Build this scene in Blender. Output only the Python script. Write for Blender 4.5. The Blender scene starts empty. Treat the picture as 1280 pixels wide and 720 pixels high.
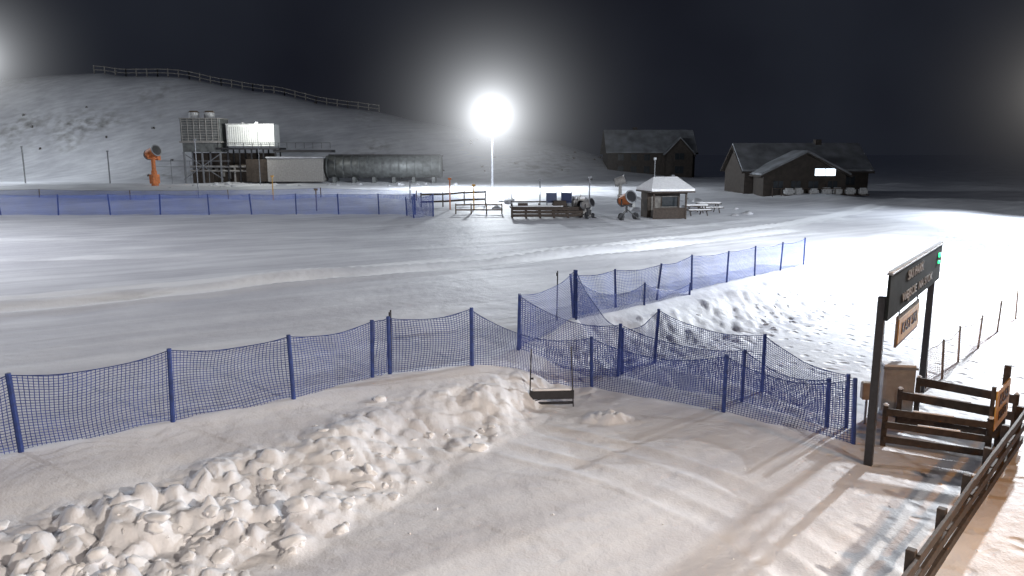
import bpy, bmesh, math, random
import numpy as np
from mathutils import Vector, Matrix
random.seed(7); rng=np.random.default_rng(7)
sc=bpy.context.scene
sc.view_settings.view_transform='Standard'; sc.view_settings.look='None'; sc.view_settings.exposure=0

# ------------------------------------------------------------ noise helpers
def hsh(a,b,seed=0):
    v=np.sin(a*127.1+b*311.7+seed*74.7)*43758.5453
    return v-np.floor(v)
def vnoise(x,y,seed=0):
    xi=np.floor(x); yi=np.floor(y); fx=x-xi; fy=y-yi
    fx=fx*fx*(3-2*fx); fy=fy*fy*(3-2*fy)
    h=lambda a,b:hsh(a,b,seed)
    return (h(xi,yi)*(1-fx)+h(xi+1,yi)*fx)*(1-fy)+(h(xi,yi+1)*(1-fx)+h(xi+1,yi+1)*fx)*fy
def fbm(x,y,o=4,seed=0):
    s=0;a=.5
    for i in range(o):
        s=s+a*(vnoise(x*2**i,y*2**i,seed+i)-.5); a*=.5
    return s
def sst(t):
    t=np.clip(t,0,1); return t*t*(3-2*t)
def lumps(x,y,cell,seed,keep=.8):
    # broken-snow blocks: tilted caps of random size, merged by maximum
    u=x/cell+.45*fbm(x*2.1,y*2.1,2,seed+5); v=y/cell+.45*fbm(x*2.1+9,y*2.1,2,seed+6)
    iu=np.floor(u); iv=np.floor(v); out=np.zeros(np.shape(u))
    for a in(-1,0,1):
        for b in(-1,0,1):
            cu=iu+a; cv=iv+b
            px_=cu+.15+.7*hsh(cu,cv,seed); py_=cv+.15+.7*hsh(cu,cv,seed+1); r=.42+.5*hsh(cu,cv,seed+2)
            hh=(.35+.65*hsh(cu,cv,seed+3))*(hsh(cu,cv,seed+4)<keep); ta=(hsh(cu,cv,seed+7)-.5)*1.3; tb=(hsh(cu,cv,seed+8)-.5)*1.3
            an=hsh(cu,cv,seed+9)*3.14; ca=np.cos(an); sa=np.sin(an); sq=1+.7*hsh(cu,cv,seed+10)
            dx=u-px_; dy=v-py_; ex=dx*ca+dy*sa; ey=(-dx*sa+dy*ca)*sq; q=(ex*ex+ey*ey)/(r*r)
            val=hh*np.clip(1-q**2,0,1)**.6*(1+ta*dx+tb*dy)
            out=np.maximum(out,np.where(q<1,val,0))
    return out*cell

# ------------------------------------------------------------ terrain
CREST=np.array([(-60,-45),(-30,-10),(-16,7),(-11.2,12.6),(-9.8,14.2),(-7.54,16.1),(-5.3,17.7),(-3.72,19.4),(-1.1,20.6),(.19,22.3),(2.24,26.7),
 (5.84,30.0),(7.76,32.1),(9.85,34.2),(11.77,36.2),(13.6,37.9),(15.5,39.8),(24.9,52),(36.6,68),(47,81),(90,150),(300,500)],float)
def line_d(x,y,P):
    d=np.full(np.shape(x),1e9)
    for i in range(len(P)-1):
        a=P[i]; b=P[i+1]; ex,ey=b[0]-a[0],b[1]-a[1]; L=ex*ex+ey*ey
        t=np.clip(((x-a[0])*ex+(y-a[1])*ey)/L,0,1)
        d=np.minimum(d,np.hypot(x-a[0]-t*ex,y-a[1]-t*ey))
    return d
def crest_d(x,y):
    d=line_d(x,y,CREST)
    lower=y<np.interp(x,CREST[:,0],CREST[:,1])
    return np.where(lower,d,-d)
def smoothline(P,n=8):
    P=[Vector(p) for p in P]; out=[]
    for i in range(len(P)-1):
        p0=P[max(i-1,0)];p1=P[i];p2=P[i+1];p3=P[min(i+2,len(P)-1)]
        for k in range(n):
            t=k/n; q=.5*((2*p1)+(p2-p0)*t+(2*p0-5*p1+4*p2-p3)*t*t+(3*p1-p0-3*p2+p3)*t**3); out.append((q.x,q.y))
    out.append(tuple(P[-1])); return out
TR=[smoothline(p,4) for p in ([(-34,25),(-20.5,30),(-13,35.2),(-2,42.3),(8.5,50),(24,64),(40,84)],
    [(-34,23.4),(-20,28.2),(-12,33.6),(-1,40.5),(9.5,48),(22,58)],
    [(-40,40),(-20,44),(-4,49),(10,57),(24,70)],
    [(-40,52),(-20,53),(0,57),(16,64)])]
RU=[smoothline(p,5) for p in ([(-1.5,19.6),(1,18.3),(3.4,16.6),(5.6,13.5),(6.6,9)],[(-2.2,18.4),(.2,17.0),(2.6,15.2),(4.6,12.0),(5.4,8)])]
def bank_w(x): return np.interp(x,[-12,-4,-1,1,4,10,20],[5.2,4.6,3.0,1.8,2.4,3.6,5])
def masked(mask,fn,x,y):
    m=np.broadcast_to(mask>1e-3,np.shape(x)); out=np.zeros(np.shape(x))
    if m.any(): out[m]=fn(x[m],y[m])
    return out
def height(x,y):
    x=np.asarray(x,float); y=np.asarray(y,float)
    d=crest_d(x,y); w=bank_w(x)
    wob=fbm(x*.5,y*.5,3,3)*1.2
    fade=1-sst((y-60)/30)
    z=-1.0*sst((d+wob*.5)/w)*fade
    z=z+.10*np.exp(-((d+.1)/.45)**2)*(y<60)
    near=1-sst((y-45)/25)
    t=(d+wob*.35)/w
    left=1-sst((x+.4)/1.2)
    t0=np.interp(x,[-11,-8,-4,-1],[.38,.34,.18,.16])
    band=sst((t-t0)/.30)*(1-sst((t-.92)/.36))*left*np.interp(x,[-6,-3,-.5],[1,.78,.5])
    z=z+band*(.12+.22*fbm(x*.7,y*.7,2,12))
    cl=.35+.65*sst((vnoise(x*.55,y*.55,17)-.10)/.35)
    z=z+band*cl*masked(band,lambda a,b:lumps(a,b,.80,101,.62)*.34+lumps(a,b,.47,131,.75)*.48+lumps(a,b,.27,161,.7)*.48+lumps(a,b,.15,171,.5)*.35,x,y)
    rb=sst((d-.3)/.8)*(1-sst((d-w)/(w*.35)))*near*(1-left)
    z=z+rb*masked(rb,lambda a,b:lumps(a,b,.9,201,.5)*.10+lumps(a,b,.42,231,.6)*.20+np.abs(fbm(a*2.2,b*2.2,2,14))*.15,x,y)
    hp=np.exp(-(((x-2.55)/.62)**2+((y-19.2)/.40)**2)**1.5)
    z=z+hp*masked(hp,lambda a,b:.06+lumps(a,b,.36,261,.95)*.42+lumps(a,b,.2,281,.8)*.3,x,y)
    z=z+fbm(x*.12,y*.12,3,20)*.22*(1-np.exp(-np.abs(d)/3))+fbm(x*.9,y*.9,3,31)*.07
    for i,P in enumerate(TR):
        dd=line_d(x,y,P)+.25*fbm(x*.3,y*.3,2,90); a=[.18,.13,.06,.05][i]
        z=z+a*(d<-1)*(np.exp(-((dd-.9)/.35)**2)-.6*np.exp(-(dd/.6)**2))*(.6+1.2*vnoise(x*.2,y*.2,33))
    for P in RU:
        dd=line_d(x,y,P); z=z+.05*(np.exp(-((dd-.38)/.12)**2)-np.exp(-(dd/.25)**2))*vnoise(x*.7,y*.7,35)*sst((d-w)/1.5)
    R=np.interp(x,[-400,-160,-112,-105,-90,-34,-8,12.6,34,48],[18,23,26,27,25.3,16,11,8,1.8,0])
    s=sst((y-158)/44)*(1-.5*sst((y-206)/60))
    z=z+R*s*(1+.2*fbm(x*.03,y*.03,3,40))+sst((y-158)/20)*fbm(x*.08,y*.08,3,44)*.8*(R>.5)
    z=z+sst((y-80)/10)*(1-sst((y-150)/10))*np.maximum(fbm(x*.1,y*.16,4,60),0)*1.8
    return z
def gz(x,y): return float(height(np.array([x]),np.array([y]))[0])

def axis(a,b,step,lo,hi,g=1.045):
    c=list(np.arange(a,b,step)); s=step;v=c[-1]
    while v<hi: s*=g; v+=s; c.append(v)
    s=step; v=c[0]; l=[]
    while v>lo: s*=g; v-=s; l.append(v)
    return np.array(l[::-1]+c)
xl=axis(-12,3.5,.055,-900,3.4,1.05); xr=axis(3.6,14,.085,3.55,900,1.04)
xs=np.concatenate([xl[xl<3.5],xr[xr>3.56]]); xs=np.unique(np.round(xs,4)); xs=xs[np.concatenate([[True],np.diff(xs)>.02])]
ys=axis(8.5,22.5,.056,-60,1500,1.018)
X,Y=np.meshgrid(xs,ys); Z=height(X,Y)
nx,ny=len(xs),len(ys)
co=np.stack([X,Y,Z],-1).reshape(-1,3)
I=np.arange(nx*ny).reshape(ny,nx)
F=np.stack([I[:-1,:-1],I[:-1,1:],I[1:,1:],I[1:,:-1]],-1).reshape(-1,4)
me=bpy.data.meshes.new('snowy_ground')
me.vertices.add(len(co)); me.vertices.foreach_set('co',co.ravel())
me.loops.add(F.size); me.loops.foreach_set('vertex_index',F.ravel())
me.polygons.add(len(F)); me.polygons.foreach_set('loop_start',np.arange(0,F.size,4)); me.polygons.foreach_set('loop_total',np.full(len(F),4))
me.update(); me.validate()
me.polygons.foreach_set('use_smooth',np.ones(len(F),bool))
D=crest_d(X,Y)
foot=sst((D-1.2)/1.5)*(.15+.85*sst((X-5)/3)*sst((Y-17)/6))*(1-sst((Y-70)/20))
foot=np.maximum(foot,.5*sst((X-6)/2)*(1-sst((Y-17)/3))*sst((D-1)/2))
groom=(D<-.8)*(1-sst((Y-90)/20))
hill=sst((Y-157)/6)*(np.interp(X,[30,48],[1,0]))
wob=fbm(X*.25,Y*.25,3,91)*.8
tr=np.maximum.reduce([np.exp(-(np.maximum(line_d(X,Y,P)+wob-wd,0)/.3)**2)*a for P,wd,a in zip(TR,(.75,.35,.5,.4),(1,.75,.35,.3))])*(D<-.8)
for n,a in(('foot',foot),('groom',groom),('hill',hill),('track',tr)):
    at=me.attributes.new(n,'FLOAT','POINT'); at.data.foreach_set('value',a.ravel().astype(np.float32))
ground=bpy.data.objects.new('snowy_ground',me); sc.collection.objects.link(ground)

# ------------------------------------------------------------ materials
def nmat(name):
    m=bpy.data.materials.new(name); m.use_nodes=True; nt=m.node_tree
    return m,nt,nt.nodes['Principled BSDF'],nt.nodes['Material Output']
def N(nt,t,**k):
    n=nt.nodes.new(t)
    for a,b in k.items(): setattr(n,a,b)
    return n
def mathn(nt,op,a,b=None):
    n=N(nt,'ShaderNodeMath',operation=op)
    for i,v in enumerate((a,b)):
        if v is None: continue
        if isinstance(v,(int,float)): n.inputs[i].default_value=v
        else: nt.links.new(v,n.inputs[i])
    return n.outputs[0]
def simple(name,col,rough=.6,var=.25,scale=6,metal=0,bump=.15,dirt=None,spec=.5):
    m,nt,b,o=nmat(name)
    tc=N(nt,'ShaderNodeTexCoord'); no=N(nt,'ShaderNodeTexNoise'); no.inputs['Scale'].default_value=scale; no.inputs['Detail'].default_value=6
    nt.links.new(tc.outputs['Object'],no.inputs['Vector'])
    r=N(nt,'ShaderNodeValToRGB'); nt.links.new(no.outputs['Fac'],r.inputs[0])
    c=np.array(col)
    lo=np.clip(c*(1-var),0,1); hi=np.clip(c*(1+var),0,1)
    if dirt is not None: lo=np.array(dirt)
    r.color_ramp.elements[0].position=.3; r.color_ramp.elements[1].position=.7
    r.color_ramp.elements[0].color=(*lo,1); r.color_ramp.elements[1].color=(*hi,1)
    nt.links.new(r.outputs[0],b.inputs['Base Color'])
    b.inputs['Roughness'].default_value=rough; b.inputs['Metallic'].default_value=metal; b.inputs['Specular IOR Level'].default_value=spec
    if bump:
        bp=N(nt,'ShaderNodeBump'); bp.inputs['Strength'].default_value=bump; bp.inputs['Distance'].default_value=.03
        nt.links.new(no.outputs['Fac'],bp.inputs['Height']); nt.links.new(bp.outputs[0],b.inputs['Normal'])
    return m
def emis(name,col,s):
    m,nt,b,o=nmat(name); b.inputs['Base Color'].default_value=(*col,1); b.inputs['Emission Color'].default_value=(*col,1); b.inputs['Emission Strength'].default_value=s
    return m
def snow_ground():
    m,nt,b,o=nmat('snow_ground'); L=nt.links.new
    tc=N(nt,'ShaderNodeTexCoord'); P=tc.outputs['Object']
    def noise(s,d=5):
        n=N(nt,'ShaderNodeTexNoise'); n.inputs['Scale'].default_value=s; n.inputs['Detail'].default_value=d; L(P,n.inputs['Vector']); return n.outputs['Fac']
    def attr(a):
        n=N(nt,'ShaderNodeAttribute'); n.attribute_name=a; return n.outputs['Fac']
    n1=noise(.18,6); n2=noise(2.6,8); n3=noise(22,4)
    wn=N(nt,'ShaderNodeTexNoise'); wn.inputs['Scale'].default_value=.9; L(P,wn.inputs['Vector'])
    wm=N(nt,'ShaderNodeMix',data_type='VECTOR'); wm.inputs['Factor'].default_value=.35; L(P,wm.inputs['A']); L(wn.outputs['Color'],wm.inputs['B'])
    vo=N(nt,'ShaderNodeTexVoronoi'); vo.inputs['Scale'].default_value=2.9; L(wm.outputs['Result'],vo.inputs['Vector'])
    mr=N(nt,'ShaderNodeMapRange',interpolation_type='SMOOTHSTEP'); mr.inputs['From Min'].default_value=.08; mr.inputs['From Max'].default_value=.42; L(vo.outputs['Distance'],mr.inputs['Value'])
    fp=mathn(nt,'MULTIPLY',mathn(nt,'MULTIPLY',mr.outputs[0],attr('foot')),.85)
    mp=N(nt,'ShaderNodeMapping'); mp.inputs['Rotation'].default_value=(0,0,math.radians(-32)); L(P,mp.inputs['Vector'])
    mp2=N(nt,'ShaderNodeMapping'); mp2.inputs['Scale'].default_value=(.05,.9,1); L(mp.outputs[0],mp2.inputs['Vector'])
    st=N(nt,'ShaderNodeTexNoise'); st.inputs['Scale'].default_value=1.1; st.inputs['Detail'].default_value=6; L(mp2.outputs[0],st.inputs['Vector'])
    gr=mathn(nt,'MULTIPLY',mathn(nt,'MULTIPLY',st.outputs['Fac'],attr('groom')),1.0)
    h=mathn(nt,'ADD',mathn(nt,'ADD',mathn(nt,'MULTIPLY',n2,.55),mathn(nt,'MULTIPLY',n3,.12)),mathn(nt,'ADD',fp,gr))
    bp=N(nt,'ShaderNodeBump'); bp.inputs['Strength'].default_value=.8; bp.inputs['Distance'].default_value=.09; L(h,bp.inputs['Height']); L(bp.outputs[0],b.inputs['Normal'])
    c=mathn(nt,'ADD',mathn(nt,'MULTIPLY',n1,.5),mathn(nt,'MULTIPLY',st.outputs['Fac'],.5))
    c=mathn(nt,'SUBTRACT',c,mathn(nt,'MULTIPLY',attr('groom'),.04))
    c=mathn(nt,'ADD',c,mathn(nt,'MULTIPLY',attr('track'),.32))
    r=N(nt,'ShaderNodeValToRGB'); L(c,r.inputs[0]); e=r.color_ramp.elements
    e[0].position=.36; e[0].color=(.57,.58,.63,1); e[1].position=.66; e[1].color=(.86,.88,.92,1)
    hn=noise(.045,7)
    hr=N(nt,'ShaderNodeMapRange'); hr.inputs['From Min'].default_value=.50; hr.inputs['From Max'].default_value=.75; L(hn,hr.inputs['Value'])
    hn2=noise(.5,8); hr2=N(nt,'ShaderNodeMapRange'); hr2.inputs['From Min'].default_value=.42; hr2.inputs['From Max'].default_value=.7; L(hn2,hr2.inputs['Value'])
    hm=mathn(nt,'MULTIPLY',mathn(nt,'MULTIPLY',hr.outputs[0],hr2.outputs[0]),attr('hill'))
    hb=mathn(nt,'ADD',hm,mathn(nt,'MULTIPLY',attr('hill'),.15))
    mx=N(nt,'ShaderNodeMix',data_type='RGBA'); L(hb,mx.inputs['Factor']); L(r.outputs[0],mx.inputs['A']); mx.inputs['B'].default_value=(.12,.11,.10,1)
    L(mx.outputs['Result'],b.inputs['Base Color'])
    b.inputs['Roughness'].default_value=.62; b.inputs['Specular IOR Level'].default_value=.3
    return m
M_ground=snow_ground(); me.materials.append(M_ground)
M_snow=simple('snow',(.78,.79,.82),.65,.08,5,bump=.9)
M_bluepost=simple('blue_paint',(.018,.042,.18),.5,.35,8)
M_wood=simple('dark_wood',(.045,.032,.025),.75,.4,9)
M_woodm=simple('brown_wood',(.12,.085,.06),.75,.4,9)
M_woodg=simple('weathered_wood',(.16,.15,.14),.8,.3,4)
M_black=simple('black_metal',(.02,.02,.024),.45,.3,8)
M_pole=simple('pole_steel',(.22,.23,.25),.5,.2,5,metal=.3)
M_greyp=simple('grey_panel',(.30,.29,.28),.5,.2,4)
M_white=simple('white_panel',(.72,.74,.72),.4,.08,3)
M_offw=simple('worn_white_paint',(.38,.39,.4),.5,.3,5)
M_orange=simple('orange_paint',(.42,.13,.04),.5,.3,5)
M_orangeb=simple('bright_orange_paint',(.55,.17,.05),.55,.35,5)
M_yel=simple('yellow_board',(.50,.27,.05),.5,.25,3)
M_beige=simple('beige_box',(.38,.32,.25),.5,.2,4)
M_sign=simple('sign_board',(.016,.019,.02),.9,.3,3,bump=0,spec=.08)
M_letter=simple('letters',(.38,.38,.38),.6,.1,3,bump=0)
M_letterd=simple('dark_letters',(.05,.03,.02),.5,.03,3,bump=0)
M_wall=simple('plaster_wall',(.13,.12,.115),.8,.25,1.2)
M_timber=simple('timber_wall',(.05,.038,.03),.8,.35,2)
M_timberd=simple('dark_timber_wall',(.03,.024,.02),.85,.35,2)  # darker tone of the timber wall, used on the houses
M_snowd=simple('old_snow',(.45,.46,.49),.7,.35,.5,bump=.5)
M_roofs=simple('dimmed_roof_snow',(.15,.16,.175),.8,.4,.5,bump=.5)  # roof snow darkened in its colour so the houses look dimly lit
M_fol=simple('conifer_foliage',(.015,.02,.017),.9,.6,.6,bump=0)
M_bark=simple('bark',(.05,.04,.03),.9,.3,3)
M_glassd=simple('dark_glass',(.02,.025,.03),.15,.2,3,bump=0)
M_lamp=emis('lamp_glass',(1,1,1),60)
M_win=emis('lit_window',(.75,.88,1.0),2.2)
M_green=emis('green_led',(.05,1,.35),2)
M_tile=simple('ribbed_steel',(.15,.16,.16),.5,.35,1.5,metal=.3)
def netmat(name,col,cu,cv,th):
    m,nt,b,o=nmat(name); L=nt.links.new
    uv=N(nt,'ShaderNodeUVMap'); s=N(nt,'ShaderNodeSeparateXYZ'); L(uv.outputs[0],s.inputs[0])
    a=mathn(nt,'LESS_THAN',mathn(nt,'FRACT',mathn(nt,'DIVIDE',s.outputs[0],cu)),th/cu)
    c=mathn(nt,'LESS_THAN',mathn(nt,'FRACT',mathn(nt,'DIVIDE',s.outputs[1],cv)),th/cv)
    f=mathn(nt,'MAXIMUM',a,c)
    no=N(nt,'ShaderNodeTexNoise'); no.inputs['Scale'].default_value=1.5; tc=N(nt,'ShaderNodeTexCoord'); L(tc.outputs['Object'],no.inputs['Vector'])
    r=N(nt,'ShaderNodeValToRGB'); L(no.outputs['Fac'],r.inputs[0]); cc=np.array(col)
    r.color_ramp.elements[0].color=(*(cc*.5),1); r.color_ramp.elements[1].color=(*np.clip(cc*1.5,0,1),1)
    L(r.outputs[0],b.inputs['Base Color']); b.inputs['Roughness'].default_value=.7
    tr=N(nt,'ShaderNodeBsdfTransparent'); mx=N(nt,'ShaderNodeMixShader')
    L(f,mx.inputs[0]); L(tr.outputs[0],mx.inputs[1]); L(b.outputs[0],mx.inputs[2]); L(mx.outputs[0],o.inputs['Surface'])
    return m
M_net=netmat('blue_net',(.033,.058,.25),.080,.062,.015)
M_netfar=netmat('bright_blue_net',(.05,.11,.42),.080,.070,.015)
M_neto=netmat('orange_net',(.36,.15,.09),.09,.09,.014)

# ------------------------------------------------------------ mesh building
def mkobj(name,v,f,mat,parent=None,smooth=False):
    m=bpy.data.meshes.new(name); m.from_pydata([tuple(a) for a in v],[],[tuple(a) for a in f]); m.update()
    if mat: m.materials.append(mat)
    if smooth: m.polygons.foreach_set('use_smooth',[True]*len(m.polygons))
    o=bpy.data.objects.new(name,m); sc.collection.objects.link(o)
    if parent: o.parent=parent
    return o
class Part:
    def __init__(s): s.v=[]; s.f=[]
    def add(s,v,f):
        n=len(s.v); s.v+= [tuple(a) for a in v]; s.f+=[tuple(i+n for i in q) for q in f]; return s
    def box(s,c,d,rot=None,bev=.0):
        hx,hy,hz=[q/2 for q in d]; R=rot or Matrix.Identity(3); C=Vector(c)
        b=bev if bev else min(min(d)*.08,.04)
        bm=bmesh.new(); bmesh.ops.create_cube(bm,size=1)
        for q in bm.verts: q.co=Vector((q.co.x*2*hx,q.co.y*2*hy,q.co.z*2*hz))
        bmesh.ops.bevel(bm,geom=bm.edges[:],offset=b,segments=2 if bev else 1,affect='EDGES')
        bm.verts.index_update()
        s.add([C+R@q.co for q in bm.verts],[[w.index for w in f.verts] for f in bm.faces]); bm.free(); return s
    def cyl(s,a,b,r,r2=None,n=10,cap=True):
        a=Vector(a);b=Vector(b);r2=r if r2 is None else r2
        d=(b-a).normalized(); u=d.orthogonal().normalized(); w=d.cross(u)
        v=[a+(u*math.cos(t)+w*math.sin(t))*r for t in [2*math.pi*i/n for i in range(n)]]+[b+(u*math.cos(t)+w*math.sin(t))*r2 for t in [2*math.pi*i/n for i in range(n)]]
        f=[(i,(i+1)%n,n+(i+1)%n,n+i) for i in range(n)]
        if cap: f+=[tuple(range(n))[::-1],tuple(range(n,2*n))]
        return s.add(v,f)
    def beam(s,a,b,w,h):
        a=Vector(a);b=Vector(b);d=b-a; L=d.length; x=d.normalized(); y=Vector((0,0,1)).cross(x)
        if y.length<1e-3: y=Vector((0,1,0))
        y.normalize(); z=x.cross(y); R=Matrix((x,y,z)).transposed()
        return s.box((a+b)/2,(L,w,h),R)
    def done(s,name,mat,parent=None,smooth=False): return mkobj(name,s.v,s.f,mat,parent,smooth)
def empty(name,loc,rz=0):
    e=bpy.data.objects.new(name,None); e.location=loc; e.rotation_euler=(0,0,rz); e.empty_display_size=.3; sc.collection.objects.link(e); return e
def text(name,s,size,loc,parent,mat,rot=(math.pi/2,0,0),sx=1):
    c=bpy.data.curves.new(name,'FONT'); c.body=s; c.size=size; c.extrude=.008; c.align_x='CENTER'; c.align_y='CENTER'; c.materials.append(mat)
    o=bpy.data.objects.new(name,c); o.location=loc; o.rotation_euler=rot; o.scale=(sx,1,1); o.parent=parent; sc.collection.objects.link(o); return o

# ------------------------------------------------------------ net fences
def net_fence(name,pts,mat=M_net,postmat=M_bluepost,pr=.045,sag=.13,rope=True,bow=.12):
    x0,y0=pts[0][:2]; e=empty(name,(x0,y0,0))
    posts=Part(); ropes=Part(); V=[];Fc=[];UV=[]; u0=0
    tops=[]
    for (x,y,h,*r) in pts:
        g=gz(x,y); lx,ly=rng.normal(0,.045,2)
        b=Vector((x-x0,y-y0,g-.2)); t=Vector((x-x0+lx*h,y-y0+ly*h,g+h)); posts.cyl(b,t,pr,pr*.95,8); tops.append((b,t,g))
    NU,NV=14,6
    for i in range(len(pts)-1):
        b0,t0,g0=tops[i]; b1,t1,g1=tops[i+1]; L=(Vector((b1.x,b1.y,0))-Vector((b0.x,b0.y,0))).length
        sg=sag*(.7+.7*rng.random())*min(1.3,L/2.5); bw=bow*rng.normal(); nrm=Vector((b1.y-b0.y,-(b1.x-b0.x),0)).normalized()
        base=len(V); ph=rng.random()*6
        for a in range(NU+1):
            k=a/NU; q=4*k*(1-k)
            T=t0.lerp(t1,k); T.z-=sg*q+.04
            B=b0.lerp(b1,k); B.z=gz(B.x+x0,B.y+y0)+.03+.03*math.sin(k*9+ph)
            for c in range(NV+1):
                w=c/NV; p=B.lerp(T,w)+nrm*(bw*q*math.sin(w*math.pi*.9)+.03*math.sin(k*11+w*5+ph)*q+.03*q*(1-w))
                V.append(p); UV.append((u0+k*L+.05*math.sin(w*4+ph)*q,w*1.6+.07*math.sin(k*7+ph)*q))
        for a in range(NU):
            for c in range(NV):
                j=base+a*(NV+1)+c; Fc.append((j,j+NV+1,j+NV+2,j+1))
            if rope: ropes.cyl(V[base+a*(NV+1)+NV],V[base+(a+1)*(NV+1)+NV],.012,n=5,cap=False)
        u0+=L
    posts.done('posts',postmat,e)
    if rope: ropes.done('top_rope',postmat,e)
    o=mkobj('net',V,Fc,mat,e); uv=o.data.uv_layers.new(name='UVMap')
    for p in o.data.polygons:
        for li in p.loop_indices: uv.data[li].uv=UV[o.data.loops[li].vertex_index]
    return e
net_fence('safety_net_fence',[(-13.2,10.5,1.65),(-11.4,12.5,1.65),(-9.82,14.4,1.65),(-7.54,16.1,1.65),(-5.3,17.7,1.6),(-3.72,19.5,1.55),(-3.3,19.8,1.6),(-1.12,20.6,1.65)],pr=.055)
net_fence('safety_net_fence',[(-1.12,20.62,1.6),(2.39,21.9,1.55),(5.74,19.7,1.6),(8.3,17.5,1.65)],sag=.25,pr=.055)
net_fence('safety_net_fence',[(.19,22.3,1.7),(3.33,23.1,1.7),(6.5,20.6,1.5),(8.1,18.6,1.3)],sag=.22,pr=.055)
net_fence('safety_net_fence',[(2.24,26.9,1.75),(3.5,23.3,1.5),(4.78,24.7,1.85),(7.37,21.5,1.75),(8.6,18.6,1.4)],sag=.22,pr=.055)
net_fence('safety_net_fence',[(.25,22.4,1.7),(2.24,26.8,1.75)],sag=.2)
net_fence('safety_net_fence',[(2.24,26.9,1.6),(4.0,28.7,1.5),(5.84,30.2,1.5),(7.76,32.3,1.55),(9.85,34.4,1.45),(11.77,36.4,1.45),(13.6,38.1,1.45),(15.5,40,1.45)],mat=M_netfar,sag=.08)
net_fence('safety_net_fence',[(2.3,26.6,1.5),(5.2,29.3,.9),(7.5,31.6,.5)],sag=.3)
px=[-70,-64,-58,-51.5,-49.3,-43.8,-38.8,-34,-29.3,-25.2,-20.9,-16.8,-12.9,-9.4]
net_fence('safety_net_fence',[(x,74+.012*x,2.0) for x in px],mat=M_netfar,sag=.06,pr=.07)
net_fence('safety_net_fence',[(-9.4,73.9,2.0),(-7.4,71.5,2.1),(-9.0,69.8,2.0),(-10,72.5,1.8)],sag=.15,pr=.07)
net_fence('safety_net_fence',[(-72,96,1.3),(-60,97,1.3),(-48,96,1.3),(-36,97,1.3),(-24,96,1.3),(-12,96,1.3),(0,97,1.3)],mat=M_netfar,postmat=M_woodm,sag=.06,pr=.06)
net_fence('orange_net_fence',[(12.4,21.9,1.2),(13.4,22.8,1.25),(15.0,24.7,1.25),(16.8,26.6,1.25),(19,29,1.25),(21.3,31.4,1.25),(24,34.2,1.25),(27,37.2,1.25)],mat=M_neto,postmat=M_woodm,pr=.035,sag=.1)

for (x,y,h) in [(1.6,26.6,1.8),(-3.28,19.95,1.75)]:
    Part().cyl((0,0,-.2),(.02,.03,h),.022,n=8).cyl((0,0,h*.9),(0,0,h*.9+.12),.032,n=8).done('marker_pole',M_black).location=(x,y,gz(x,y))

# ------------------------------------------------------------ snow clods on the bank
bm=bmesh.new(); bmesh.ops.create_icosphere(bm,subdivisions=3,radius=1); IV=np.array([v.co[:] for v in bm.verts]); IF=np.array([[v.index for v in f.verts] for f in bm.faces]); bm.free()
def clods(name,items,mat=M_snow):
    V=[];Fs=[];n=0
    for (x,y,r,k) in items:
        s=rng.random()*100; d=1+1.0*fbm(IV[:,0]*1.3+s+IV[:,2]*.7,IV[:,1]*1.3+s*1.7-IV[:,2],3,int(s))+.4*fbm(IV[:,0]*4+s,IV[:,1]*4+IV[:,2]*3,2,5)
        p=IV*d[:,None]
        for q in range(5):
            nn=rng.normal(size=3); nn/=np.linalg.norm(nn); t=.45+.3*rng.random(); dp=p@nn; ex=np.maximum(dp-t,0); p=p-np.outer(ex*.8,nn)
        p=p*np.array([1+.6*rng.random(),.8+.35*rng.random(),.6+.3*rng.random()])*r
        a=rng.random()*6.28; c,si=math.cos(a),math.sin(a); tl=rng.normal()*.5
        p=p@np.array([[1,0,0],[0,math.cos(tl),-math.sin(tl)],[0,math.sin(tl),math.cos(tl)]])
        p=p@np.array([[c,-si,0],[si,c,0],[0,0,1]])
        p=p+np.array([x,y,gz(x,y)+r*k]); V.append(p); Fs.append(IF+n); n+=len(p)
    V=np.concatenate(V);Fs=np.concatenate(Fs)
    return mkobj(name,V,Fs,mat,smooth=True)
items=[]
tries=0
while len(items)<320 and tries<40000:
    tries+=1
    x=rng.uniform(-12,-.4); y=rng.uniform(7,21); d=float(crest_d(np.array([x]),np.array([y]))[0]); w=float(bank_w(x))
    if d<.8 or d>w*1.45: continue
    t=d/w; dens=math.exp(-((t-.90)/.30)**2)
    cl=float(vnoise(np.array([x*.55]),np.array([y*.55]),17)[0])
    if x>-2.5: dens*=.4
    if rng.random()>dens*(.3+.8*cl): continue
    r=.03+.17*rng.random()**2.0
    items.append((x,y,r,-.35+.4*rng.random()))
clods('snow_clods',items)
items=[]
for i in range(80):
    k=rng.random(); x=3+k*22; y=float(np.interp(x,CREST[:,0],CREST[:,1])); items.append((x+rng.uniform(.6,4.0),y-rng.uniform(.4,3.0),.04+.10*rng.random()**2,-.3))
clods('snow_clods',items)
items=[]
for i in range(45): items.append((rng.uniform(-5,9),rng.uniform(10,18),.015+.03*rng.random()**2,-.2))
clods('snow_crumbs',items)

# ------------------------------------------------------------ drag board with two rods
e=empty('snow_drag_board',(1.1,20.2,gz(1.1,20.2)),math.radians(4))
p=Part(); p.beam((-.6,0,.3),(.62,0,.3),.06,.24).beam((-.55,.05,.05),(.6,.05,.05),.08,.06); p.done('board',M_black,e)
p=Part(); p.cyl((-.62,-.05,-.05),(-.55,.25,1.55),.018,n=8).cyl((.6,-.05,-.05),(.56,.25,1.6),.018,n=8).cyl((-.58,.1,.75),(-.5,.1,.75),.03).cyl((-.6,0,.1),(.6,0,.42),.012); p.done('rods',M_black,e)
p=Part(); p.box((0,.02,.44),(1.1,.12,.06),bev=.025); p.done('snow_cap',M_snow,e)

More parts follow.
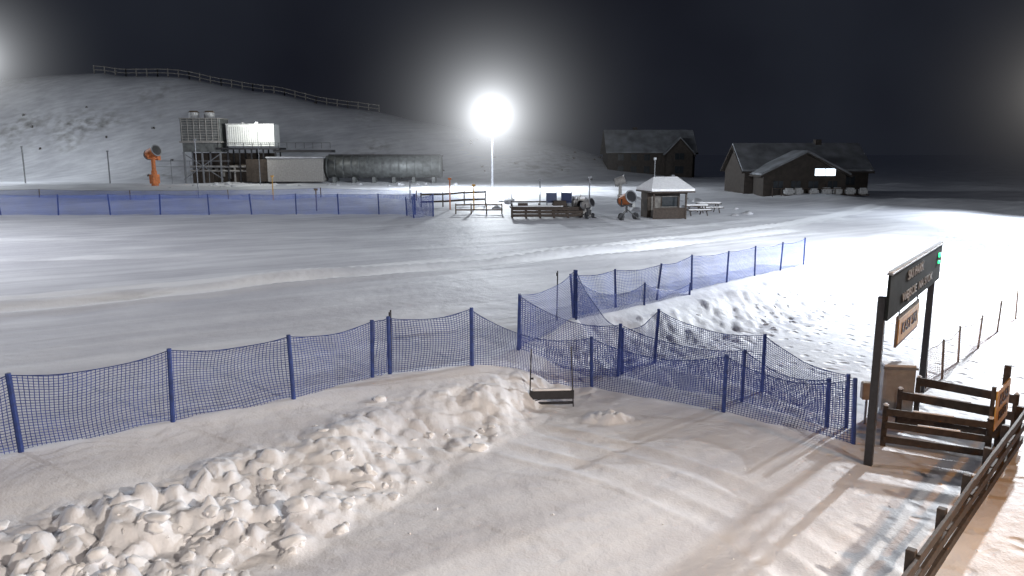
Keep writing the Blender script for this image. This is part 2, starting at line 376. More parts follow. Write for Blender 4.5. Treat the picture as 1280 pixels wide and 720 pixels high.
# ------------------------------------------------------------ entrance gate with boards
G0=Vector((8.07,16.25)); G1=Vector((12.1,21.6)); ang=math.atan2(G1.y-G0.y,G1.x-G0.x); GL=(G1-G0).length
e=empty('entrance_gate_sign',(G0.x,G0.y,-1.0),ang)
p=Part(); p.box((0,0,1.85),(.17,.17,4.1)); p.box((GL,0,1.85),(.17,.17,4.1)); p.done('posts',M_black,e)
p=Part(); p.box((GL/2,-.13,3.90),(GL+.3,.06,1.0)); p.done('board',M_sign,e)
p=Part(); p.box((GL/2,-.13,4.425),(GL+.34,.12,.04)); p.box((GL/2,.0,3.37),(GL-.2,.08,.08)); p.done('frame',M_pole,e)
p=Part(); p.box((GL/2,-.13,4.465),(GL+.3,.12,.035),bev=.015); p.done('snow_cap',M_snow,e)
text('lettering','SKI PARK',.34,(GL*.42,-.175,4.14),e,M_letter,sx=1.5)
text('lettering','WEJSCIE  NA STOK',.3,(GL*.5,-.175,3.68),e,M_letter,sx=1.6)
p=Part(); p.box((GL-.35,-.18,4.15),(.16,.04,.12)); p.box((GL-.35,-.18,3.95),(.16,.04,.08)); p.done('green_light',M_green,e)
p=Part(); p.box((3.0,-.05,2.8),(2.8,.05,.75)); p.done('hanging_board',M_woodm,e)
p=Part(); p.box((3.0,-.085,2.8),(2.66,.02,.6)); p.done('hanging_panel',M_yel,e)
p=Part(); p.cyl((1.8,-.05,3.15),(1.8,-.05,3.4),.015).cyl((4.2,-.05,3.15),(4.2,-.05,3.4),.015); p.done('hangers',M_black,e)
text('lettering','KASY SKI',.4,(3.0,-.103,2.8),e,M_letterd,sx=1.25)

e=empty('electrical_cabinet',(10.3,19.6,gz(10.3,19.6)),math.radians(-8))
p=Part(); p.box((0,0,.75),(.8,.4,1.15),bev=.02); p.done('cabinet',M_greyp,e)
p=Part(); p.box((0,-.005,1.36),(.88,.5,.06)); p.box((0,0,.1),(.7,.3,.2)); p.done('lid_and_plinth',M_pole,e)
p=Part(); p.box((0,-.205,.75),(.68,.015,1.0)); p.box((.25,-.22,.75),(.03,.03,.14)); p.done('door',M_greyp,e)
p=Part(); p.box((0,0,1.42),(.84,.44,.06),bev=.025); p.done('snow_cap',M_snow,e)
e=empty('junction_box',(9.2,18.9,gz(9.2,18.9)),math.radians(-8))
p=Part(); p.box((0,0,.9),(.3,.2,.45),bev=.02); p.done('box',M_beige,e)
p=Part(); p.cyl((0,0,-.1),(0,0,.7),.03); p.done('stem',M_pole,e)

# ------------------------------------------------------------ wooden rail fences
def rail_fence(name,pts,h=1.05,rails=(.35,.65,.95),mat=M_wood,rw=.05,rh=.13,pw=.12,snow=True,step=1.7):
    x0,y0=pts[0]; e=empty(name,(x0,y0,0)); P=Part();R=Part();S=Part()
    for (a,b) in zip(pts,pts[1:]):
        L=math.hypot(b[0]-a[0],b[1]-a[1]); n=max(1,round(L/step)); q=[(a[0]+(b[0]-a[0])*i/n,a[1]+(b[1]-a[1])*i/n) for i in range(n+1)]
        ux,uy=(b[0]-a[0])/L,(b[1]-a[1])/L; ox,oy=uy*(pw/2+rw/2+.005),-ux*(pw/2+rw/2+.005); rot=Matrix.Rotation(math.atan2(uy,ux),3,'Z')
        for (x,y) in q:
            P.box((x-x0,y-y0,gz(x,y)+h/2-.1),(pw,pw,h+.2),rot)
            if snow: S.box((x-x0,y-y0,gz(x,y)+h+.03),(pw*1.05,pw*1.05,.06),rot,bev=.028)
        for c,d in zip(q,q[1:]):
            for z in rails:
                j=rng.normal()*.012
                A=(c[0]-x0+ox,c[1]-y0+oy,gz(*c)+z+j);B=(d[0]-x0+ox,d[1]-y0+oy,gz(*d)+z-j); R.beam(A,B,rw,rh)
                if snow:
                    a_,b_=sorted(rng.random(2)*.9+.05)
                    if b_-a_>.15:
                        A=Vector(A);B=Vector(B); q1=A.lerp(B,a_);q2=A.lerp(B,b_); S.beam((q1.x,q1.y,q1.z+rh/2+.015),(q2.x,q2.y,q2.z+rh/2+.015),rw*.9,.03)
    P.done('posts',mat,e);R.done('rails',mat,e)
    if snow:S.done('snow_caps',M_snow,e)
    return e
rail_fence('wooden_rail_fence',[(4.9,9.4),(12.1,17.3)],rails=(.25,.58,.9),rw=.06,rh=.17,pw=.14,snow=False)
rail_fence('wooden_barrier',[(8.95,17.4),(10.9,16.5)],h=1.0,rails=(.2,.55,.88),rh=.16,step=2)
rail_fence('wooden_barrier',[(10.9,19.6),(12.6,18.2)],h=1.05,rails=(.5,.95),rh=.22,step=2)
rail_fence('wooden_barrier',[(9.9,18.6),(11.7,17.4)],h=1.05,rails=(.3,.9),rh=.2,step=2)
rail_fence('wooden_rail_fence',[(36,52),(40,56),(46,64)],h=1.3,rails=(.4,.8,1.2),mat=M_woodm,step=1.5)
e=empty('yellow_banner',(11.35,17.1,gz(11.2,16.9)),math.radians(47.6))
p=Part(); p.box((0,-.14,1.2),(1.5,.03,.95)); p.done('panel',M_yel,e)
p=Part(); p.box((-.7,-.06,.8),(.08,.08,1.9)); p.box((.75,-.06,.9),(.14,.14,2.1)); p.done('posts',M_wood,e)
text('lettering','KASA',.42,(0,-.165,1.38),e,M_letterd); text('lettering','BILETY',.3,(0,-.165,1.0),e,M_letterd)

# ------------------------------------------------------------ light masts
def mast(name,loc,h,heads=4,face=0,spread=1.6,r=.11):
    g=gz(*loc); e=empty(name,(loc[0],loc[1],g),face)
    p=Part(); p.cyl((0,0,-.3),(0,0,h+.3),r,r*.6,12); p.box((0,0,.1),(.5,.5,.5)); p.beam((-spread,0,h),(spread,0,h),.1,.1); p.done('pole',M_pole,e,False)
    H=Part();E=Part(); rt=Matrix.Rotation(math.radians(-25),3,'X')
    for i in range(heads):
        x=-spread+2*spread*i/(heads-1) if heads>1 else 0
        H.box((x,-.12,h-.02),(.6,.2,.5),rt); E.box(Vector((x,-.12,h-.02))+rt@Vector((0,-.115,0)),(.52,.02,.42),rt)
    H.done('lamp_housings',M_black,e); E.done('lamp_faces',M_lamp,e); return e,g
def plight(name,loc,P,col,r=.4):
    l=bpy.data.lights.new(name,'POINT'); l.energy=P; l.color=col; l.shadow_soft_size=r
    o=bpy.data.objects.new(name,l); o.location=loc; sc.collection.objects.link(o); return o
def spot(name,loc,tgt,P,col,ang,r=.3,bl=1):
    l=bpy.data.lights.new(name,'SPOT'); l.energy=P; l.color=col; l.shadow_soft_size=r; l.spot_size=math.radians(ang); l.spot_blend=bl
    o=bpy.data.objects.new(name,l); o.location=loc; o.rotation_euler=(Vector(tgt)-Vector(loc)).to_track_quat('-Z','Y').to_euler(); sc.collection.objects.link(o); return o
def painted_halo(loc,R,A,a,col=(.93,.96,1),pw=1.6):  # halo painted as a self-glowing volume round the lamp; nothing scatters in it
    bm=bmesh.new(); bmesh.ops.create_icosphere(bm,subdivisions=4,radius=R); m=bpy.data.meshes.new('painted_lamp_halo'); bm.to_mesh(m); bm.free()
    mt=bpy.data.materials.new('painted_lamp_halo'); mt.use_nodes=True; nt=mt.node_tree; nt.nodes.remove(nt.nodes['Principled BSDF'])
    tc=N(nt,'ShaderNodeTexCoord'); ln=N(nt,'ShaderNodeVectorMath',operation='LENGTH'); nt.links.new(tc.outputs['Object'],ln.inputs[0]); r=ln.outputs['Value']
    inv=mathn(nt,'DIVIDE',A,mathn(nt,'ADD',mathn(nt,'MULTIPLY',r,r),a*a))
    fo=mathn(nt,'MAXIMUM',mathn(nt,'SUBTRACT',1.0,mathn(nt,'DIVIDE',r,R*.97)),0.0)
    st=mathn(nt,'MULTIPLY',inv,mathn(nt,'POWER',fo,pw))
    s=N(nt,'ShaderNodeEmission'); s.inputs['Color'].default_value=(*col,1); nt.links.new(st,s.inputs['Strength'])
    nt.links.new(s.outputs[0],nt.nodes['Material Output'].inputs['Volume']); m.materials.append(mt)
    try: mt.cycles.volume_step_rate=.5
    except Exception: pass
    o=bpy.data.objects.new('painted_lamp_halo',m); o.location=loc; sc.collection.objects.link(o)
CO=(.88,.94,1)
mast('floodlight_mast',(-3.1,121),11.6,5,0,1.8,.17); plight('floodlight',(-3.1,119.9,11.6),42000,CO,.7); painted_halo((-3.1,119.9,11.6),36,2.3,1.7,pw=2.8)
mast('floodlight_mast',(-104,149.5),23.5,3,0,1.2,.2); plight('floodlight',(-104,148.5,23.5),24000,CO,.6); painted_halo((-103,148.5,23.5),34,1.9,1.7,pw=2.4)
mast('floodlight_mast',(29.3,38.5),10,3,math.radians(-45)); plight('floodlight',(27.4,37.7,9.0),40000,(.93,.965,1),.3); painted_halo((27.4,37.7,9),10,.16,.8,(1,.95,.88))
mast('floodlight_mast',(-52,34),17,3,math.radians(70)); plight('floodlight',(-51,34,16.5),50000,(.93,.94,1),.5)
mast('floodlight_mast',(15.5,-3),11,4,math.radians(150)); spot('floodlight',(15,-2,10.5),(-5.5,14,-1),20500,(1,.87,.74),68,.3,.9)
mast('floodlight_mast',(55,72),10,3,math.radians(-60)); spot('floodlight',(54,71.6,9.6),(38,62,0),40000,(.84,.91,1),150)
e=empty('street_lamp',(13.4,10.6,-1.0)); p=Part(); p.cyl((0,0,-.2),(0,0,4.6),.07,.05).cyl((0,0,4.55),(-1.0,.2,4.75),.04); p.done('pole',M_black,e)
p=Part(); p.box((-1.2,.24,4.72),(.6,.26,.14)); p.done('head',M_greyp,e); p=Part(); p.box((-1.2,.24,4.635),(.5,.2,.03)); p.done('glass',emis('sodium_glass',(1,.5,.12),20),e)
plight('sodium_light',(12.2,10.84,3.5),560,(1,.42,.06),.1)
mast('floodlight_mast',(-3,-12),12,2,math.radians(180),1.0); plight('floodlight',(-3,-11,11.5),6000,(1,.82,.68),.5)

# ------------------------------------------------------------ snow-making plant on the hill foot (Y about 150)
e=empty('snowmaking_plant',(-50,150,0))
def LX(px): return (px-640)*.158+50
def LZ(py): return 6-(py-190)*.1555
p=Part(); x0,x1=LX(240),LX(288); p.box(((x0+x1)/2,0,(LZ(150)+LZ(177))/2),(x1-x0,4.5,LZ(150)-LZ(177))); p.box(((x0+x1)/2,0,(LZ(179)+LZ(190))/2),(x1-x0-.4,4.3,LZ(179)-LZ(190))); p.done('cooling_tower_body',M_tile,e)
p=Part()
for i in range(9): p.box(((x0+x1)/2,-2.3,LZ(152)-i*.48),(x1-x0-.5,.12,.12))
for i in range(7): p.box((x0+.3+i*(x1-x0-.6)/6,-2.36,(LZ(150)+LZ(177))/2),(.1,.1,LZ(150)-LZ(177)))
p.box(((x0+x1)/2,0,LZ(178)),(x1-x0+.5,5,.3)); p.box(((x0+x1)/2,0,LZ(149.5)),(x1-x0+.2,4.8,.15)); p.done('louvres',M_greyp,e)
p=Part()
for c in (252,271): p.cyl((LX(c),0,LZ(149)),(LX(c),0,LZ(142)),.95,n=20)
p.cyl((LX(312),-.5,LZ(154)),(LX(312),-.5,LZ(156.5)),.3); p.done('fan_stacks',M_offw,e)
p=Part()
for c in (252,271): p.cyl((LX(c),0,LZ(142)),(LX(c),0,LZ(140)),1.05,.7,n=20)
p.done('stack_lids',M_woodm,e)
p=Part()
for x in (x0+.3,(x0+x1)/2,x1-.3):
    for y in(-2,2): p.box((x,y,LZ(190)/2),(.3,.3,LZ(190)))
p.beam((x0,-2,.8),(x1,-2,LZ(191)),.15,.15).beam((x1,-2,.8),(x0,-2,LZ(191)),.15,.15)
p.done('steel_legs',M_pole,e)
p=Part(); p.box((LX(292),2.8,LZ(192)/2+.1),(LX(345)-LX(242),1.4,LZ(192))); p.box((LX(316),.2,LZ(205)/2),(5,2.2,LZ(205))); p.box((LX(262),-.2,1.2),(4,2.6,2.4)); p.done('machine_room',M_timber,e)
p=Part()
for i in range(6): p.box((LX(246)+i*1.3,1.9,2.0),(.6,.3,1.6+.8*(i%2)))
p.cyl((LX(246),-1,3.2),(LX(340),-1,3.2),.22).cyl((LX(246),-1.4,2.4),(LX(340),-1.4,2.4),.18).cyl((LX(300),-1,0),(LX(300),-1,3.2),.2); p.done('pipework',M_greyp,e)
a,b=LX(294),LX(352); p=Part(); p.box(((a+b)/2,0,(LZ(157)+LZ(183))/2),(b-a,3.6,LZ(157)-LZ(183))); p.done('container',M_white,e)
p=Part()
for i in range(22): p.box((a+.3+i*(b-a-.6)/21,-1.82,(LZ(159)+LZ(181))/2),(.10,.06,3.2))
p.box(((a+b)/2,-.0,LZ(156.4)),(b-a+.1,3.8,.2)); p.box((LX(296),-1.9,LZ(170)),(.3,.1,3.9)); p.done('container_ribs',M_offw,e)
p=Part(); p.box(((a+b)/2-.5,0,LZ(186)),(b-a+3,4.6,.35))
for x in np.linspace(a,b,5): p.box((x,-1.6,LZ(187)/2),(.25,.25,LZ(187))); p.box((x,1.6,LZ(187)/2),(.25,.25,LZ(187)))
for x in np.linspace(LX(284),LX(420),14): p.box((x,-2.2,LZ(186)+.6),(.08,.08,1.1))
p.beam((LX(284),-2.2,LZ(186)+1.1),(LX(420),-2.2,LZ(186)+1.1),.08,.08); p.box((LX(385),0,LZ(189)),(LX(420)-LX(350),4,.5)); p.done('platform',M_black,e)
a,b=LX(345),LX(412); p=Part(); p.box(((a+b)/2,-1.5,(LZ(198)+LZ(226))/2),(b-a,4,LZ(198)-LZ(226)))
for i in range(24): p.box((a+.2+i*(b-a-.4)/23,-3.52,(LZ(198)+LZ(226))/2),(.14,.08,4.2))
p.done('pump_shed',M_greyp,e)
p=Part(); p.box(((a+b)/2,-1.5,LZ(196.8)),(b-a+.5,4.5,.3),bev=.1); p.done('shed_roof_snow',M_snowd,e)
a,b=LX(318),LX(345)-.1; p=Part(); p.box(((a+b)/2,-1.2,(LZ(199)+LZ(226))/2),(b-a,3.4,LZ(199)-LZ(226))); p.box(((a+b)/2-.5,-2.95,1.4),(1.1,.1,2.2)); p.done('equipment_room',M_timber,e)
a,b=LX(414),LX(554); p=Part(); p.cyl((a,-1,LZ(208)),(b,-1,LZ(208)),2.15,n=28)
p.done('tank',M_tile,e,True)
p=Part()
for i in range(15):
    x=a+.3+i*(b-a-.6)/14; p.cyl((x-.08,-1,LZ(208)),(x+.08,-1,LZ(208)),2.22,n=28)
for i in range(6):
    x=a+1.5+i*(b-a-3)/5; p.box((x,-1,.6),(.6,3.4,1.4))
p.done('tank_ribs',M_tile,e)
p=Part(); p.box(((a+b)/2,-1,LZ(193.5)),(b-a-.6,1.3,.22),bev=.1); p.box(((a+b)/2,1.8,LZ(195)),(b-a,1,.25)); p.done('tank_walkway',M_black,e)
p=Part()
for i in range(0,12,3): p.box((LX(205)+i*1.2,-3,2.2),(.08,.08,4.4))
p.beam((LX(205),-3,3.2),(LX(300),-3,3.2),.1,.1).beam((LX(205),-3,4.3),(LX(300),-3,4.3),.1,.1); p.done('railing',M_pole,e)
plight('plant_light',(-47.3,143,11),2400,(1,1,.93),.2)
e=empty('wall_lamp',(-47,143.2,0)); p=Part(); p.cyl((0,0,0),(0,0,11.3),.09,.06).box((0,-.1,11.4),(.5,.3,.2)); p.done('pole',M_pole,e)

# ------------------------------------------------------------ fan snow guns
def fan_gun(loc,rz,s=1,tower=0,mat=M_orange):
    e=empty('snow_cannon',(loc[0],loc[1],gz(*loc)),rz); e.scale=(s,s,s)
    t=tower
    p=Part()
    if t: p.cyl((0,0,0),(0,0,t),.34,.26,12).box((0,0,t*.45),(.8,.6,.9))
    else:
        for a in (90,210,330):
            c,si=math.cos(math.radians(a)),math.sin(math.radians(a)); p.cyl((0,0,.9),(1.0*c,1.0*si,.05),.05); p.box((c,si,.05),(.3,.3,.08))
        p.cyl((.75,-.35,.3),(.75,-.2,.3),.3,n=16).cyl((-.75,-.35,.3),(-.75,-.2,.3),.3,n=16)
        p.cyl((0,0,.6),(0,0,1.2),.1)
    p.beam((-.55,0,t+1.2),(.55,0,t+1.2),.1,.12).beam((-.55,0,t+1.2),(-.55,0,t+1.75),.08,.12).beam((.55,0,t+1.2),(.55,0,t+1.75),.08,.12)
    if t: p.cyl((0,0,t-.05),(0,0,t+1.3),.2,.2,10)
    p.done('stand',M_black if not t else mat,e)
    d=Vector((0,-.94,.34)); c=Vector((0,0,t+1.75)); p=Part()
    p.cyl(c-d*.7,c-d*.45,.42,.5,20).cyl(c-d*.45,c+d*.45,.5,.5,20).cyl(c+d*.45,c+d*.6,.5,.58,20).done('barrel',mat,e)
    p=Part(); p.cyl(c-d*.78,c-d*.7,.5,.5,20).cyl(c+d*.6,c+d*.66,.6,.6,24).done('grilles',M_pole,e)
    p=Part(); p.cyl(c+d*.661,c+d*.67,.48,.48,20).done('mouth',M_black,e)
    p=Part(); p.box((.72,.2,t+1.3),(.3,.5,.6)).done('control_box',M_offw if t==0 else mat,e)
fan_gun((-63.8,137),1.1,1.8,1.5,M_orangeb)
fan_gun((10.3,68.5),.5,1.05)
fan_gun((6.9,69.5),.9,.75,0,M_greyp)
fan_gun((13,92),1.4,1.0,.6,M_greyp)

# ------------------------------------------------------------ kiosk hut
def kiosk():
    e=empty('wooden_kiosk',(14,70,gz(14,70)),math.radians(12))
    p=Part(); p.box((0,1,1.25),(3.2,1.6,2.5)); p.done('back_room',M_timber,e)
    p=Part()
    for x in(-1.55,1.55): p.box((x,-1.2,1.2),(.14,.14,2.4))
    p.box((0,-1.2,1.0),(3.2,.12,.1)); p.box((0,-1.15,.5),(3.1,.05,.9)); p.box((0,-1.2,2.35),(3.3,.14,.14)); p.done('front_counter',M_wood,e)
    p=Part(); p.box((.55,.17,1.5),(1.5,.04,.9)); p.done('window',M_glassd,e)
    p=Part(); p.box((.55,.14,2.0),(1.7,.05,.1)); p.box((.55,.14,1.02),(1.7,.05,.1)); p.box((-.8,.14,1.1),(.9,.05,1.9)); p.done('window_frame_and_door',M_woodg,e)
    def roof(o,th,ex):
        w,dp=2.1+ex,1.9+ex; z0,z1=2.42+o,3.45+o
        v=[(-w,-dp,z0),(w,-dp,z0),(w,dp,z0),(-w,dp,z0),(-w*.55,0,z1),(w*.55,0,z1)]
        v+=[(a,b,c+th) for a,b,c in v]
        f=[(0,1,5,4),(1,2,5),(2,3,4,5),(3,0,4)]
        f=[tuple(reversed(q)) for q in f]+[tuple(i+6 for i in q) for q in f]+[(0,1,7,6),(1,2,8,7),(2,3,9,8),(3,0,6,9)]
        return v,f
    v,f=roof(0,.12,0); mkobj('roof',v,f,M_wood,e); v,f=roof(.124,.22,-.04); mkobj('roof_snow',v,f,M_snow,e)
    p=Part(); p.cyl((-.9,.4,3),(-.9,.4,5.4),.035); p.box((-.9,.4,5.4),(.2,.2,.25)); p.done('mast',M_pole,e)
kiosk()

# ------------------------------------------------------------ benches, pallets, boards round the lift base
def bench_table(loc,rz,s=1):
    e=empty('picnic_table',(loc[0],loc[1],gz(*loc)),rz)
    e.scale=(s,s,s); p=Part(); p.box((0,0,.75),(2,.75,.06)); p.box((0,-.75,.45),(2,.28,.05)); p.box((0,.75,.45),(2,.28,.05))
    for x in(-.7,.7): p.beam((x,-.75,.42),(x,.75,.42),.06,.08).beam((x,-.7,.02),(x,-.2,.73),.06,.08).beam((x,.7,.02),(x,.2,.73),.06,.08)
    p.done('frame',M_wood,e); p=Part(); p.box((0,0,.84),(1.9,.65,.12),bev=.05); p.box((0,-.75,.52),(1.9,.24,.08),bev=.035); p.done('snow_cap',M_snow,e)
bench_table((17.6,73),.2,1.2); bench_table((19.6,76),.1,1.2); bench_table((5.2,72.5),.2)
e=empty('timber_platform',(3.2,70.5,gz(3.2,70.5)),.03)
p=Part()
for x in np.linspace(-3.2,3.2,6): p.box((x,-.6,.45),(.16,.16,1.0)); p.box((x,.9,.6),(.16,.16,1.3))
for z in(.25,.55,.85): p.beam((-3.3,-.7,z),(3.3,-.7,z),.06,.26)
p.box((0,.2,.98),(6.8,2,.1)); p.beam((-3.3,.9,1.4),(1,.9,1.4),.08,.12); p.box((1.2,.1,1.3),(1.2,.8,.5)); p.box((-2.2,0,1.2),(.9,.7,.3)); p.done('deck',M_wood,e)
p=Part(); p.box((-.8,.3,1.06),(4.6,1.4,.08),bev=.03); p.done('snow_cap',M_snow,e)
M_vin=simple('navy_vinyl',(.02,.03,.08),.5,.2,4)
def chair(loc,rz):
    e=empty('lift_chair',(loc[0],loc[1],gz(*loc)+1.05),rz); p=Part(); p.box((0,0,.35),(1.0,.5,.1)); p.box((0,.26,.8),(1.0,.08,.8)); p.done('seat_and_backrest',M_vin,e)
    p=Part()
    for x in(-.45,.45): p.cyl((x,-.2,0),(x,-.2,.35),.03).cyl((x,.24,0),(x,.28,1.3),.03)
    p.done('frame',M_pole,e)
chair((3.7,70.8),.1); chair((5.0,70.6),-.2)
e=empty('snow_groomer_sled',(6.2,71.2,gz(6.2,71.2)),.4)
p=Part(); p.box((0,0,.95),(1.3,1.0,1.5),bev=.15); p.beam((-.9,-.8,.15),(.9,-.8,.15),.2,.1); p.beam((-.5,-.5,1.2),(-.1,-.7,2.1),.1,.1); p.done('body',M_greyp,e)
p=Part(); p.box((0,0,1.8),(1.1,.8,.2),bev=.08); p.done('snow_cap',M_snow,e); p=Part(); p.box((0,-.52,1.3),(.9,.05,.45)); p.box((.9,0,.5),(.6,.7,.8)); p.done('window_and_box',M_black,e)
rail_fence('wooden_barrier',[(-10,84),(-3,86)],h=1.6,rails=(.6,1.4),step=2.2,rw=.1,rh=.2)
rail_fence('wooden_barrier',[(-5.5,74.5),(-1,75)],h=1.0,rails=(.4,.9),mat=M_woodm,step=1.5)
for (x,y,h,m) in [(-92,145,7,M_offw),(-76,145,6,M_pole),(-41,100,7.5,M_pole),(-30,96,3,M_yel),(-6.5,80,3.2,M_orange),(-4,80,2.6,M_yel),(3,82,3,M_pole),(8,79,3.4,M_pole),(-12,90,2.6,M_pole),(21,100,3,M_pole),(-20,78,2.2,M_woodm)]:
    p=Part(); p.cyl((0,0,-.2),(0,0,h),.07 if y<120 else .13,n=8); p.box((.0,0,h),(.35,.25,.2)); o=p.done('marker_post' if h<5 else 'lamp_post',m); o.location=(x,y,gz(x,y))
items=[(rng.uniform(-2,24),rng.uniform(72,98),.25+.5*rng.random()**2,-.1) for i in range(35)]+[(rng.uniform(-60,-10),rng.uniform(130,146),.4+.6*rng.random()**2,-.2) for i in range(22)]
clods('snow_piles',items,M_snowd)
e=empty('covered_machines',(37,103,gz(37,103)))
p=Part()
for i in range(7): p.box((i*1.7+rng.normal()*.2,rng.normal()*.3,.5),(1.1+.3*rng.random(),1.0,.8+.4*rng.random()),bev=.22)
p.done('tarps',M_offw,e); p=Part()
for i in range(7): p.box((i*1.7,-.1,.05),(1.2,1.3,.14))
p.done('pallets',M_wood,e)

# ------------------------------------------------------------ houses
def gable(part_list,e,x,y,w,d,eave,ridge,axis='x',wall=M_wall,ov=.6,name=''):
    hw,hd=w/2,d/2
    if axis=='x':
        v=[(x-hw,y-hd,0),(x+hw,y-hd,0),(x+hw,y+hd,0),(x-hw,y+hd,0),(x-hw,y-hd,eave),(x+hw,y-hd,eave),(x+hw,y+hd,eave),(x-hw,y+hd,eave),(x-hw,y,ridge),(x+hw,y,ridge)]
        f=[(0,1,5,4),(2,3,7,6),(1,2,6,9,5),(3,0,4,8,7)]
    else:
        v=[(x-hw,y-hd,0),(x+hw,y-hd,0),(x+hw,y+hd,0),(x-hw,y+hd,0),(x-hw,y-hd,eave),(x+hw,y-hd,eave),(x+hw,y+hd,eave),(x-hw,y+hd,eave),(x,y-hd,ridge),(x,y+hd,ridge)]
        f=[(0,1,5,8,4),(2,3,7,9,6),(1,2,6,5),(3,0,4,7)]
    mkobj('walls'+name,v,f,wall,e)
    def slab(o,th,ex):
        run=(hd if axis=='x' else hw); sl=(ridge-eave)/run; R=run+ov+ex; ln=(hw if axis=='x' else hd)+ov+ex
        ez=ridge-sl*R+o; rz=ridge+o
        prof=[(-R,ez),(0,rz),(R,ez),(R,ez+th),(0,rz+th),(-R,ez+th)]
        V=[]
        for s in(-ln,ln):
            for a,z in prof: V.append((x+s,y+a,z) if axis=='x' else (x+a,y+s,z))
        Fx=[(i,(i+1)%6,6+(i+1)%6,6+i) for i in range(6)]+[(0,1,4,5),(1,2,3,4),(6,7,10,11),(7,8,9,10)]
        return V,Fx
    V,Fx=slab(.02,.2,0); mkobj('roof'+name,V,Fx,M_timberd,e)
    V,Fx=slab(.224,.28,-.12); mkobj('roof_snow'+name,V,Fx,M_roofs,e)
def windows(e,ls,mat=M_glassd,nm='windows'):
    p=Part();q=Part()
    for (x,y,z,w,h) in ls: p.box((x,y,z),(w,.06,h)); q.box((x,y+.02,z+h/2+.06),(w+.2,.1,.12)); q.box((x,y+.02,z-h/2-.06),(w+.2,.1,.12)); q.box((x-w/2-.06,y+.02,z),(.12,.1,h)); q.box((x+w/2+.06,y+.02,z),(.12,.1,h)); q.box((x,y-.035,z),(.07,.04,h))
    p.done(nm,mat,e); q.done(nm+'_frames',M_timberd,e)
e=empty('guest_house',(32,182,0)); gable(None,e,0,0,20,10,6.0,10.6,'x',M_timberd); gable(None,e,6,-5.6,6,3,5.6,8.8,'y',M_timberd,name='_dormer')
windows(e,[(-7,-5.05,2,1.3,1.5),(-4,-5.05,2,1.3,1.5),(-1,-5.05,2,1.3,1.5),(-7,-5.05,4.8,1.3,1.4),(-4,-5.05,4.8,1.3,1.4),(-1,-5.05,4.8,1.3,1.4),(6,-7.15,5,2,1.4),(6,-7.15,2,2,1.6)])
p=Part(); p.box((-3,1,10.6),(1,1,2.2)); p.done('chimney',M_timberd,e)
e=empty('restaurant_lodge',(41,112,0)); gable(None,e,.8,2,17.6,10,3.4,6.8,'x',M_timberd); gable(None,e,-1.2,-5.2,11.2,5,2.9,5.7,'y',M_timberd,name='_wing')
windows(e,[(1.5,-7.74,3.3,2.8,.95)],M_win,'lit_window')
windows(e,[(-4.8,-7.74,1.5,1.3,1.2),(-2.4,-7.74,1.5,1.3,1.2),(0,-7.74,1.5,1.3,1.2),(2.6,-7.74,1.5,1.3,1.2),(7,-3.05,2,1.4,1.2)])
p=Part(); p.box((4,2,7.0),(.9,.9,1.6)); p.box((-2,-7.76,4.2),(4,.05,.12)); p.done('chimney',M_timberd,e)
p=Part()
for i in range(9): p.box((-6+i*1.2,-9.2,.6),(.1,.1,1.2))
p.beam((-6,-9.2,1.15),(3.6,-9.2,1.15),.08,.1); p.done('terrace_railing',M_wood,e)

rp=[(-106,199.5),(-98,199.5),(-90,199.5),(-82,199.5),(-74,199.5),(-66,199.5),(-58,199.5),(-50,199.5),(-42,199.5),(-34,199.5)]
rail_fence('ridge_rail_fence',rp,h=1.9,rails=(.8,1.7),mat=M_woodg,rw=.12,rh=.2,pw=.25,snow=False,step=2.3)

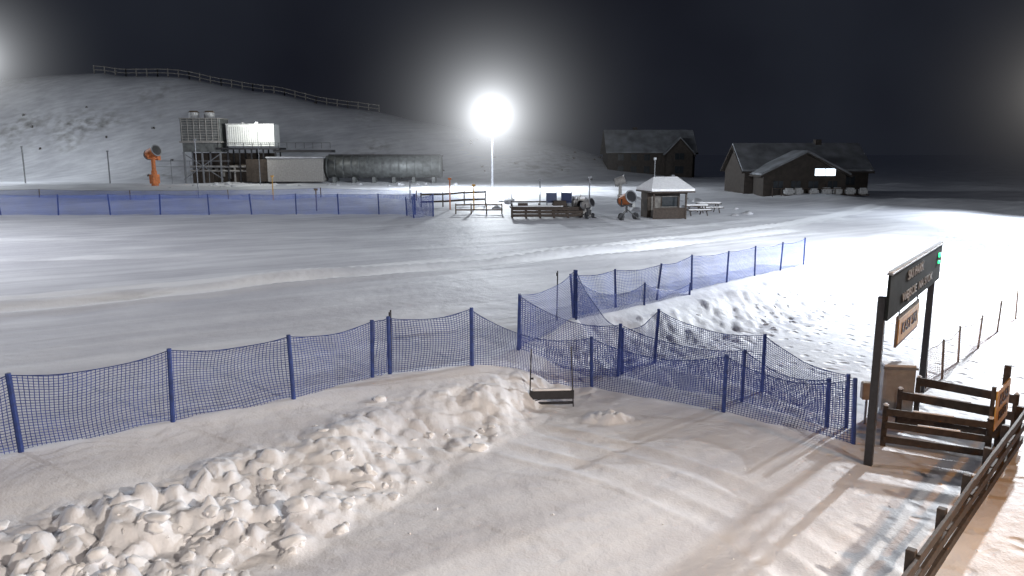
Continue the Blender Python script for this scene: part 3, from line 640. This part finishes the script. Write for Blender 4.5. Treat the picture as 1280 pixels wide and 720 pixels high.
# ------------------------------------------------------------ scrub and forest
def conifers(name,items):
    V=[];Fs=[]
    for (x,y,h) in items:
        g=gz(x,y)-.3; n=9; T=8; r0=h*.2*(.8+.4*rng.random())
        for t in range(T):
            z0=g+h*(.08+.86*t/T); z1=z0+h*.2; r=r0*(1-t/T)**.85+.15; b=len(V)
            V.append((x,y,min(z1,g+h)))
            for k in range(2*n):
                a=math.pi*k/n+rng.random()*.25; rr=r*(1 if k%2 else .45)*(.7+.5*rng.random()); V.append((x+rr*math.cos(a),y+rr*math.sin(a),z0-(.06*h if k%2 else 0)*rng.random()))
            for k in range(2*n): Fs.append((b,b+1+k,b+1+(k+1)%(2*n)))
    return mkobj(name,V,Fs,M_fol)
it=[]
for i in range(170): it.append((rng.uniform(-230,-146),rng.uniform(225,265),rng.uniform(8,13)))
conifers('distant_forest',it)
def scrub(name,items):
    V=[];Fs=[]
    for (x,y,s) in items:
        g=gz(x,y)
        for k in range(26):
            a=rng.random()*6.28; r=s*rng.random(); px_,py_=x+r*math.cos(a),y+r*math.sin(a); h=s*(.4+.8*rng.random()); b=len(V); w=.06
            lx,ly=rng.normal(0,.3*s,2); V+= [(px_-w,py_,g-.2),(px_+w,py_,g-.2),(px_+lx,py_+ly,g+h)]; Fs.append((b,b+1,b+2))
            V+= [(px_+lx*.5,py_+ly*.5,g+h*.5),(px_+lx*.5+w,py_+ly*.5,g+h*.55),(px_+lx*.5+rng.normal()*.4*s,py_+ly*.5,g+h*(.7+.3*rng.random()))]; Fs.append((b+3,b+4,b+5))
    return mkobj(name,V,Fs,M_bark)
it=[]
while len(it)<35:
    x=rng.uniform(-130,30); y=rng.uniform(160,200)
    if vnoise(np.array([x*.06]),np.array([y*.09]),77)[0]>.5: it.append((x,y,rng.uniform(.25,.55)))
scrub('hillside_scrub',it)

# ------------------------------------------------------------ world
w=bpy.data.worlds.new('World'); sc.world=w; w.use_nodes=True; nt=w.node_tree; bg=nt.nodes['Background']; out=nt.nodes['World Output']
sky=nt.nodes.new('ShaderNodeTexSky'); sky.sky_type='NISHITA'; sky.sun_disc=False; sky.sun_elevation=math.radians(-4); sky.sun_rotation=math.radians(200)
nt.links.new(sky.outputs[0],bg.inputs[0]); bg.inputs[1].default_value=.02
b2=nt.nodes.new('ShaderNodeBackground'); tc=nt.nodes.new('ShaderNodeTexCoord'); no=nt.nodes.new('ShaderNodeTexNoise'); no.inputs['Scale'].default_value=2.2; no.inputs['Detail'].default_value=4
nt.links.new(tc.outputs['Generated'],no.inputs['Vector']); r=nt.nodes.new('ShaderNodeValToRGB'); nt.links.new(no.outputs['Fac'],r.inputs[0])
r.color_ramp.elements[0].position=.35; r.color_ramp.elements[0].color=(.008,.009,.014,1); r.color_ramp.elements[1].position=.7; r.color_ramp.elements[1].color=(.017,.020,.028,1)
nt.links.new(r.outputs[0],b2.inputs[0]); b2.inputs[1].default_value=1
ad=nt.nodes.new('ShaderNodeAddShader'); nt.links.new(bg.outputs[0],ad.inputs[0]); nt.links.new(b2.outputs[0],ad.inputs[1]); nt.links.new(ad.outputs[0],out.inputs[0])

# ------------------------------------------------------------ camera
cam=bpy.data.cameras.new('camera'); cam.sensor_width=36; cam.angle=2*math.atan(640/950); cam.clip_end=3000; cam.clip_start=.1
co_=bpy.data.objects.new('camera',cam); co_.location=(0,0,6); co_.rotation_euler=(math.radians(90-10.15),0,0); sc.collection.objects.link(co_); sc.camera=co_
